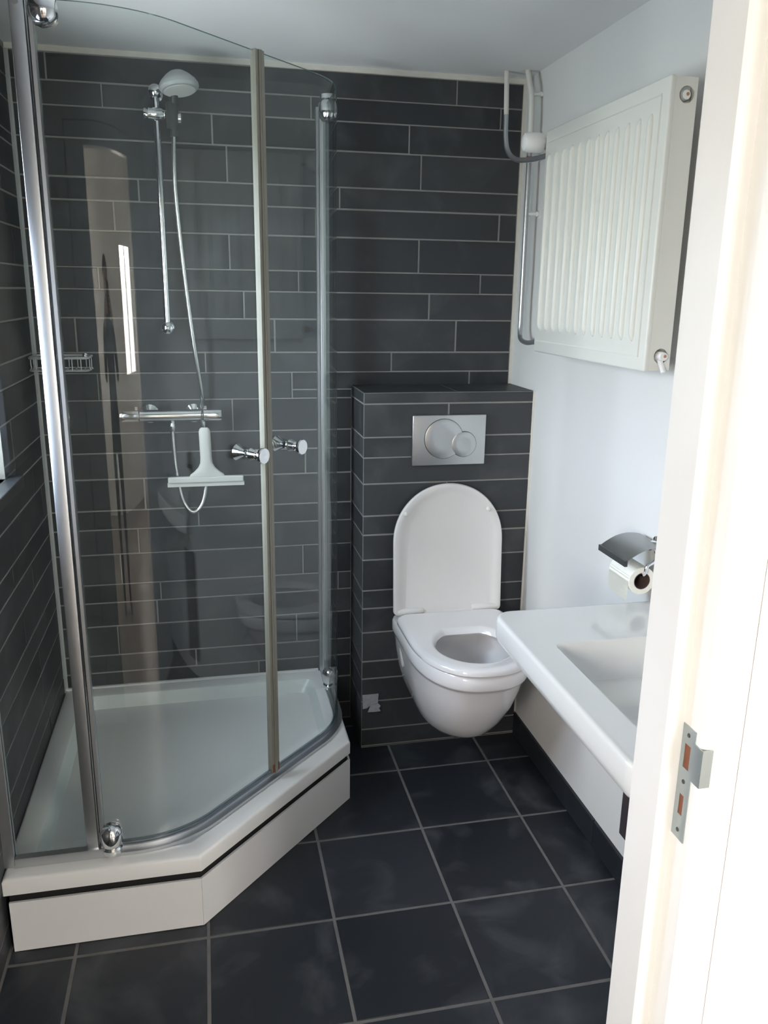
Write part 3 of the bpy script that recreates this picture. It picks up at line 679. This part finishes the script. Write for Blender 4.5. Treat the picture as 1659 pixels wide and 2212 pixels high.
# ------------------------------------------------------------------ torn tape on the boxing corner
tp = thing('torn_tape', 'torn piece of silvery tape stuck low on the cistern boxing corner', 'tape')
def tape(pts, y, name):
    bm = bmesh.new(); a = [bm.verts.new((x, y, z)) for x, z in pts]; b = [bm.verts.new((x, y-0.0012, z)) for x, z in pts]; loft(bm, [a, b]); obj(name, bm, 'silver_tape', tp)
tape([(-0.568, 0.207), (-0.511, 0.207), (-0.513, 0.172), (-0.538, 0.166), (-0.552, 0.155), (-0.566, 0.153)], -BD-0.0014, 'strip')
tape([(-0.540, 0.165), (-0.512, 0.171), (-0.503, 0.160), (-0.509, 0.152), (-0.503, 0.140), (-0.520, 0.139), (-0.549, 0.140)], -BD-0.0027, 'flap')

# ------------------------------------------------------------------ radiator
rad = thing('radiator', 'cream white ribbed panel radiator high on the right wall', 'radiator')
RX0, RX1, RY0, RY1, RZ0, RZ1 = -0.112, -0.050, -1.097, -0.462, 1.393, 1.987
bm = bbox(RX0, RX0+0.014, RY0, RY1, RZ0, RZ1, 0.005, 3); obj('front_panel', bm, 'radiator_enamel', rad, True, 50)
bm = bmesh.new()
for a in ((RY0+0.028, RY1-0.02, RZ0+0.030, RZ0+0.034), (RY0+0.028, RY1-0.02, RZ1-0.034, RZ1-0.030), (RY0+0.028, RY0+0.032, RZ0+0.034, RZ1-0.034)): box(bm, RX0-0.0025, RX0+0.001, *a)
bmesh.ops.bevel(bm, geom=bm.edges[:], offset=0.0012, segments=2, affect='EDGES'); obj('pressed_border', bm, 'radiator_enamel', rad, True)
nr = 12
for k in range(nr):
    y = RY1-0.036-k*(RY1-RY0-0.100)/(nr-1)
    bm = bmesh.new(); rings = []
    zz = [(RZ0+0.062, 0.002, 0.0), (RZ0+0.068, 0.006, 0.005), (RZ0+0.08, 0.0085, 0.0090), (RZ1-0.08, 0.0085, 0.0090), (RZ1-0.068, 0.006, 0.005), (RZ1-0.062, 0.002, 0.0)]
    for z, w, dp in zz: rings.append([bm.verts.new((RX0+0.0015-(dp+0.0015)*math.sin(PI*q/8), y-w*math.cos(PI*q/8), z)) for q in range(9)])
    loft(bm, rings, 0, True, True, True); obj('rib', bm, 'radiator_enamel', rad, True, 60)
bm = bmesh.new(); lathe_h = []
box(bm, RX0+0.014, RX1, RY1-0.012, RY1, RZ0+0.004, RZ1-0.003); obj('side_cover', bm, 'radiator_enamel', rad)
# near end cover with two round holes
def plate_holes(x0, x1, z0, z1, holes, y0, y1):
    bm = bmesh.new(); n = 24
    zs = [z0]+[(a[1]+b[1])/2 for a, b in zip(holes, holes[1:])]+[z1]
    for y in (y0, y1):
        for (hx, hz, hr), za, zb in zip(holes, zs, zs[1:]):
            inner = []; outer = []
            for k in range(n):
                t = 2*PI*(k+0.5)/n; c, s_ = math.cos(t), math.sin(t)
                inner.append(bm.verts.new((hx+hr*c, y, hz+hr*s_)))
                sx = ((x1-hx)/c if c > 0 else (x0-hx)/c) if abs(c) > 1e-6 else 1e9
                sz = ((zb-hz)/s_ if s_ > 0 else (za-hz)/s_) if abs(s_) > 1e-6 else 1e9
                f_ = min(sx, sz); outer.append((c*f_, s_*f_))
            # snap the nearest sample to each rectangle corner so the outline is exact
            for cx_, cz_ in ((x0-hx, za-hz), (x1-hx, za-hz), (x0-hx, zb-hz), (x1-hx, zb-hz)):
                i = min(range(n), key=lambda q: abs(math.atan2(outer[q][1], outer[q][0])-math.atan2(cz_, cx_))); outer[i] = (cx_, cz_)
            ov = [bm.verts.new((hx+a, y, hz+b)) for a, b in outer]
            for k in range(n): bm.faces.new((inner[k], inner[(k+1) % n], ov[(k+1) % n], ov[k]))
    return bm
holes = [(-0.073, RZ0+0.034, 0.0165), (-0.073, RZ1-0.036, 0.0165)]
bm = plate_holes(RX0+0.006, RX1, RZ0+0.003, RZ1-0.003, holes, RY0+0.0015, RY0+0.004); box(bm, RX1-0.004, RX1, RY0+0.003, RY0+0.03, RZ0+0.004, RZ1-0.004)
obj('side_cover', bm, 'radiator_enamel', rad)
bm = bmesh.new(); box(bm, RX0+0.016, RX1-0.006, RY0+0.018, RY1-0.015, RZ0+0.012, RZ1-0.010); obj('core', bm, 'radiator_enamel', rad)
bm = bmesh.new()
for k in range(24):
    y = RY0+0.02+k*(RY1-RY0-0.05)/23; box(bm, RX0+0.014, RX1, y, y+0.012, RZ1-0.009, RZ1-0.004)
obj('top_grille', bm, 'radiator_enamel', rad)['kind'] = 'stuff'
for (hx, hz, hr), ln in zip(holes, (0.030, 0.016)):
    bm = bmesh.new(); lathe(bm, (hx, RY0+0.018, hz), (0, -1, 0), [(0, 0.012), (ln*0.6, 0.011), (ln, 0.009), (ln+0.001, 0.004)], 18); pg = obj('bleed_plug', bm, 'valve_plastic', rad, True)
    bm = bmesh.new(); lathe(bm, (hx+0.002, RY0+0.018-ln-0.001, hz+0.001), (0, -1, 0), [(0, 0.0035), (0.0015, 0.003)], 10); obj('plug_core', bm, 'brass', pg)
bm = bmesh.new(); lathe(bm, (-0.075, RY0+0.002, RZ0+0.026), (0.25, -0.4, -1), [(0, 0.006), (0.028, 0.006), (0.030, 0.004)], 12); obj('drain_spout', bm, 'valve_plastic', rad, True)
for y in (-0.62, -0.95):
    bm = bmesh.new(); box(bm, RX1, -0.0005, y-0.02, y+0.02, RZ0+0.08, RZ1-0.02); obj('wall_bracket', bm, 'radiator_enamel', rad)
# thermostat valve on the far end
vz = 1.962; vy = -0.425
bm = bmesh.new(); lathe(bm, (-0.082, RY1-0.002, vz), (0, 1, 0), [(0, 0.013), (0.012, 0.013), (0.013, 0.010), (0.05, 0.010)], 16); vb = obj('valve_body', bm, 'chrome', rad, True)
bm = bmesh.new(); lathe(bm, (-0.080, vy, vz), (-1, 0.10, 0.02), [(0, 0.014), (0.006, 0.019), (0.014, 0.019), (0.016, 0.012), (0.022, 0.012), (0.024, 0.0235), (0.030, 0.0265), (0.068, 0.0265), (0.078, 0.023), (0.083, 0.014), (0.084, 0.001)], 28)
tag(obj('thermostat_head', bm, 'valve_plastic', rad, True, 35), 'round white thermostat head')

# ------------------------------------------------------------------ heating pipes
hp1 = thing('heating_pipe', 'heating pipe looping from the ceiling under the thermostat head, nearer the slate wall', 'pipe', 'heating pipes in the corner')
pts = smooth_path([(-0.100, -0.085, H), (-0.100, -0.092, 2.16), (-0.100, -0.098, 2.095)], 4)
bm = bmesh.new(); tube(bm, pts, 0.0078, 12); obj('painted_length', bm, 'pipe_paint', hp1, True)
pts = smooth_path([(-0.100, -0.098, 2.095), (-0.100, -0.104, 2.03), (-0.098, -0.125, 1.985), (-0.094, -0.19, 1.953), (-0.088, -0.30, 1.938), (-0.082, -0.405, 1.935), (-0.080, -0.425, 1.95)], 8)
bm = bmesh.new(); tube(bm, pts, 0.0076, 12); obj('bare_length', bm, 'pipe_chrome', hp1, True)
hp2 = thing('heating_pipe', 'long heating pipe running down beside the radiator to its lower corner', 'pipe', 'heating pipes in the corner')
pts = smooth_path([(-0.040, -0.110, H), (-0.040, -0.125, 2.19), (-0.040, -0.150, 2.14), (-0.040, -0.158, 2.05), (-0.040, -0.160, 1.985)], 6)
bm = bmesh.new(); tube(bm, pts, 0.0085, 12); obj('painted_length', bm, 'pipe_paint', hp2, True)
pts = smooth_path([(-0.040, -0.160, 1.985), (-0.040, -0.161, 1.80), (-0.040, -0.163, 1.60), (-0.040, -0.163, 1.50), (-0.042, -0.170, 1.435), (-0.050, -0.205, 1.412), (-0.066, -0.30, 1.408), (-0.078, -0.40, 1.418), (-0.080, RY1+0.001, 1.424)], 8)
bm = bmesh.new(); tube(bm, pts, 0.0076, 12); bare = obj('bare_length', bm, 'pipe_chrome', hp2, True)
bm = bmesh.new(); tube(bm, [(-0.040, -0.160, 1.968), (-0.040, -0.160, 1.955)], 0.0092, 12); obj('marking', bm, 'red_tape', bare)
bm = bmesh.new(); lathe(bm, (-0.080, RY1+0.0005, 1.424), (0, 1, 0), [(0, 0.012), (0.018, 0.012), (0.020, 0.009), (0.03, 0.009)], 8); obj('union_nut', bm, 'brass', bare)
for z, p in ((1.80, 1),):
    bm = bmesh.new(); lathe(bm, (-0.0005, -0.162, z), (-1, 0, 0), [(0, 0.008), (0.006, 0.008), (0.008, 0.005), (0.034, 0.005)], 12); obj('pipe_clip', bm, 'valve_plastic', hp2, True)
bm = bmesh.new(); lathe(bm, (-0.0005, -0.140, 2.15), (-1, 0, 0), [(0, 0.008), (0.006, 0.008), (0.008, 0.005), (0.034, 0.005)], 12); obj('pipe_clip', bm, 'valve_plastic', hp2, True)

# ------------------------------------------------------------------ washbasin
ZB = 0.850; bX0, bY1, bY0 = -0.432, -1.088, -1.76
wb_ = thing('washbasin', 'white wall-hung washbasin with flat rim and rectangular bowl', 'washbasin')
def rring(x0, x1, y0, y1, z, r, n=8, rr=None):
    """rounded rectangle, the two wall corners square-ish"""
    out = []
    for cx, cy, a, q in ((x1, y1, 0, 0.004), (x0, y1, 1, r), (x0, y0, 2, r), (x1, y0, 3, 0.004)):
        if rr: q = rr
        sx = -1 if a in (0, 3) else 1; sy = -1 if a in (0, 1) else 1
        for k in range(n+1):
            t = (a+k/n)*PI/2; out.append((cx+sx*q+q*math.cos(t), cy+sy*q+q*math.sin(t), z))
    return out
bm = bmesh.new(); xw = -0.001
lv = [(0.10, 0.772, 0.02), (0.030, 0.776, 0.03), (0.012, 0.781, 0.036), (0.003, 0.792, 0.040), (0.0, 0.805, 0.042), (0.0, 0.840, 0.042), (0.0015, 0.846, 0.042), (0.005, 0.8495, 0.040), (0.009, ZB, 0.038), (0.014, ZB, 0.036)]
rr = [rring(bX0+i, xw, bY0+i, bY1-i, z, r) for i, z, r in lv]
ix0, ix1, iy0, iy1 = bX0+0.068, -0.125, -1.70, -1.283
for i, z, r in ((-0.004, ZB, 0.020), (0.0, ZB, 0.018), (0.003, ZB-0.004, 0.020), (0.010, ZB-0.03, 0.028), (0.024, ZB-0.075, 0.04), (0.05, ZB-0.092, 0.05)):
    rr.append(rring(ix0+i, ix1-i, iy0+i, iy1-i, z, r, rr=r))
rings = [[bm.verts.new(p) for p in r] for r in rr]; loft(bm, rings, 0, True, True)
basin = obj('basin_body', bm, 'ceramic_basin', wb_, True, 40)
bm = bmesh.new(); lathe(bm, (-0.24, -1.49, ZB-0.092), (0, 0, 1), [(0, 0.032), (0.003, 0.031), (0.004, 0.022), (0.002, 0.001)], 24); obj('plughole', bm, 'chrome', wb_, True)
# dark panel on the wall beneath the basin
dp = thing('wall_panel', 'narrow dark brown panel on the white wall under the washbasin', 'panel')
bm = bbox(-0.012, -0.0008, -1.33, -1.02, 0.152, 0.60, 0.003); obj('panel', bm, 'brown_panel', dp)

# ------------------------------------------------------------------ toilet paper
ph = thing('paper_holder', 'chrome toilet paper holder with curved cover flap', 'paper holder')
RXc, RZc = -0.066, 0.905; ry0, ry1 = -1.100, -1.000
# curved flap over the roll
bm = bmesh.new(); prof = []
for k in range(9):
    t = k/8; prof.append((-0.012-0.105*t, 0.984+0.008*math.sin(t*PI)-0.025*t*t))
for sgn in (0, 1):
    pass
rings = [[bm.verts.new((x, ry0-0.012, z)) for x, z in prof], [bm.verts.new((x, ry1+0.022, z)) for x, z in prof]]
for k in range(8): bm.faces.new((rings[0][k], rings[0][k+1], rings[1][k+1], rings[1][k]))
bmesh.ops.solidify(bm, geom=bm.faces[:], thickness=0.003); fl = obj('cover_flap', bm, 'satin_chrome', ph, True, 40)
bm = bmesh.new(); box(bm, -0.121, -0.114, ry0-0.012, ry1+0.022, 0.947, 0.961); obj('flap_lip', bm, 'dark_plastic', fl)
bm = bmesh.new(); lathe(bm, (-0.0008, -1.05, 0.975), (-1, 0, 0), [(0, 0.022), (0.006, 0.022), (0.010, 0.012), (0.024, 0.012)], 24); obj('wall_rose', bm, 'chrome', ph, True)
bm = bmesh.new(); tube(bm, smooth_path([(-0.018, -1.05, 0.975), (-0.020, -1.075, 0.972), (-0.024, -1.104, 0.968), (-0.045, -1.110, 0.955), (-0.062, -1.110, 0.945), (RXc, -1.108, 0.926), (RXc, -1.090, 0.9205), (RXc, -1.00, 0.9205)], 6), 0.0045, 10); obj('arm', bm, 'chrome', ph, True)
ro = thing('toilet_roll', 'white toilet paper roll on the chrome holder', 'toilet roll')
bm = bmesh.new(); ro_r, co_r = 0.0335, 0.0205; rings = []
for y, r in ((ry0, co_r), (ry0, ro_r-0.001), (ry0+0.001, ro_r), (ry1-0.001, ro_r), (ry1, ro_r-0.001), (ry1, co_r)):
    rings.append([bm.verts.new((RXc+r*math.cos(2*PI*k/40), y, RZc+r*math.sin(2*PI*k/40))) for k in range(40)])
loft(bm, rings, 0, False, False); obj('paper', bm, 'paper', ro, True, 30)
bm = bmesh.new(); rings = []
for y, r in ((ry0-0.0005, co_r), (ry1, co_r), (ry1, co_r-0.0015), (ry0-0.0005, co_r-0.0015)):
    rings.append([bm.verts.new((RXc+r*math.cos(2*PI*k/32), y, RZc+r*math.sin(2*PI*k/32))) for k in range(32)])
loft(bm, rings+[rings[0]], 0, False, False); obj('cardboard_core', bm, 'cardboard', ro, True)
bm = bmesh.new(); pts = [(RXc-ro_r*math.cos(a*0.2), RZc+ro_r*math.sin(a*0.2)) for a in range(0, 3)][::-1]+[(RXc-ro_r-0.0005, RZc-0.03), (RXc-ro_r+0.001, RZc-0.05)]
a_ = [bm.verts.new((x, ry0+0.002, z)) for x, z in pts]; b_ = [bm.verts.new((x, ry1-0.002, z)) for x, z in pts]
for k in range(len(pts)-1): bm.faces.new((a_[k], a_[k+1], b_[k+1], b_[k]))
bmesh.ops.solidify(bm, geom=bm.faces[:], thickness=0.0006); obj('loose_sheet', bm, 'paper', ro, True)

# ------------------------------------------------------------------ the photographer, seen only as a reflection in the shower glass
per = thing('person', 'person in dark clothes holding a phone up, mirrored in the shower glass', 'person', loc=(-1.075, -3.10, 0))
V = []; E_ = []; RR = []
def v(p, r, par=None):
    V.append(p); RR.append(r if isinstance(r, tuple) else (r, r))
    if par is not None: E_.append((par, len(V)-1))
    return len(V)-1
pel = v((0, 0, 0.95), (0.150, 0.105)); bel = v((0, -0.01, 1.09), (0.130, 0.100), pel); che = v((0, -0.01, 1.27), (0.150, 0.110), bel)
nb = v((0, 0.0, 1.405), (0.075, 0.065), che); nk = v((0, 0.02, 1.455), 0.052, nb); jw = v((0, 0.045, 1.515), (0.058, 0.062), nk)
hm = v((0, 0.045, 1.585), (0.071, 0.086), jw); ht = v((0, 0.03, 1.650), (0.058, 0.068), hm); v((0, 0.138, 1.560), 0.010, hm)
for s_ in (-1, 1):
    v((s_*0.080, 0.035, 1.580), 0.012, hm)
    sh = v((s_*0.165, -0.005, 1.370), 0.062, che); el = v((s_*0.215, 0.10, 1.150), 0.044, sh); wr = v((s_*0.112, 0.285, 1.430), 0.028, el)
    pm = v((s_*0.078, 0.318, 1.492), (0.020, 0.036), wr)
    for q, (dz, ln) in enumerate(((0.034, 0.9), (0.012, 1.0), (-0.010, 0.95), (-0.031, 0.78))):
        a = v((s_*0.062, 0.344, 1.500+dz), 0.0085, pm); b = v((s_*0.046, 0.3545, 1.500+dz), 0.0078, a); v((s_*(0.046-0.020*ln), 0.3525, 1.502+dz), 0.0070, b)
    a = v((s_*0.058, 0.310, 1.520), 0.0105, pm); b = v((s_*0.040, 0.312, 1.540), 0.0090, a); v((s_*0.024, 0.318, 1.556), 0.0080, b)
    hip = v((s_*0.090, 0.0, 0.870), 0.090, pel); kn = v((s_*0.105, 0.025, 0.500), 0.060, hip); an = v((s_*0.110, -0.01, 0.105), 0.042, kn)
    he = v((s_*0.112, 0.01, 0.045), 0.042, an); v((s_*0.122, 0.14, 0.036), (0.040, 0.030), he)
me = bpy.data.meshes.new('body'); me.from_pydata(V, E_, []); tmp = bpy.data.objects.new('body_tmp', me); C.objects.link(tmp)
md = tmp.modifiers.new('skin', 'SKIN'); md.use_smooth_shade = True
for i, sv in enumerate(me.skin_vertices[0].data): sv.radius = RR[i]; sv.use_root = (i == 0)
sd = tmp.modifiers.new('sub', 'SUBSURF'); sd.levels = 2; sd.render_levels = 2
bpy.context.view_layer.update()
ev = tmp.evaluated_get(bpy.context.evaluated_depsgraph_get()); body_me = bpy.data.meshes.new_from_object(ev); bpy.data.objects.remove(tmp)
body_me.materials.clear()
body = link('body', body_me, ['cloth_dark', 'cloth_trouser', 'skin', 'phone_black'], per, True, 180)
for p_ in body_me.polygons:
    c_ = p_.center; mi = 0
    if c_.z < 0.97: mi = 1
    if c_.z < 0.085: mi = 3
    if c_.z > 1.445 and c_.y < 0.2: mi = 2
    if c_.y > 0.292 and c_.z > 1.38: mi = 2
    p_.material_index = mi
bm = bmesh.new(); bmesh.ops.create_uvsphere(bm, u_segments=24, v_segments=16, radius=1.0)
bmesh.ops.scale(bm, vec=(0.083, 0.094, 0.088), verts=bm.verts[:]); bmesh.ops.translate(bm, vec=(0, 0.026, 1.615), verts=bm.verts[:])
bmesh.ops.delete(bm, geom=[q for q in bm.verts if q.co.z < 1.60+max(0, (q.co.y-0.02))*0.75 and q.co.y > -0.02 or q.co.z < 1.535], context='VERTS')
bmesh.ops.solidify(bm, geom=bm.faces[:], thickness=0.006); obj('hair', bm, 'hair', per, True)
for s_ in (-1, 1):
    bm = bmesh.new(); bmesh.ops.create_uvsphere(bm, u_segments=12, v_segments=8, radius=0.009); bmesh.ops.translate(bm, vec=(s_*0.028, 0.118, 1.592), verts=bm.verts[:]); obj('eye', bm, 'phone_black', body, True)
bm = bmesh.new(); bmesh.ops.create_uvsphere(bm, u_segments=12, v_segments=8, radius=1.0); bmesh.ops.scale(bm, vec=(0.024, 0.006, 0.006), verts=bm.verts[:]); bmesh.ops.translate(bm, vec=(0, 0.108, 1.522), verts=bm.verts[:]); obj('mouth', bm, 'red_cloth', body, True)
phn = thing('phone', 'black phone held up in both hands by the photographer', 'phone')
bm = bbox(-1.0512-0.036, -1.0512+0.036, -2.772, -2.763, 1.435, 1.585, 0.004, 3); obj('case', bm, 'phone_black', phn, True)
bm = bmesh.new(); box(bm, -1.0512-0.032, -1.0512+0.032, -2.7728, -2.7718, 1.447, 1.573); obj('screen', bm, 'phone_black', phn)
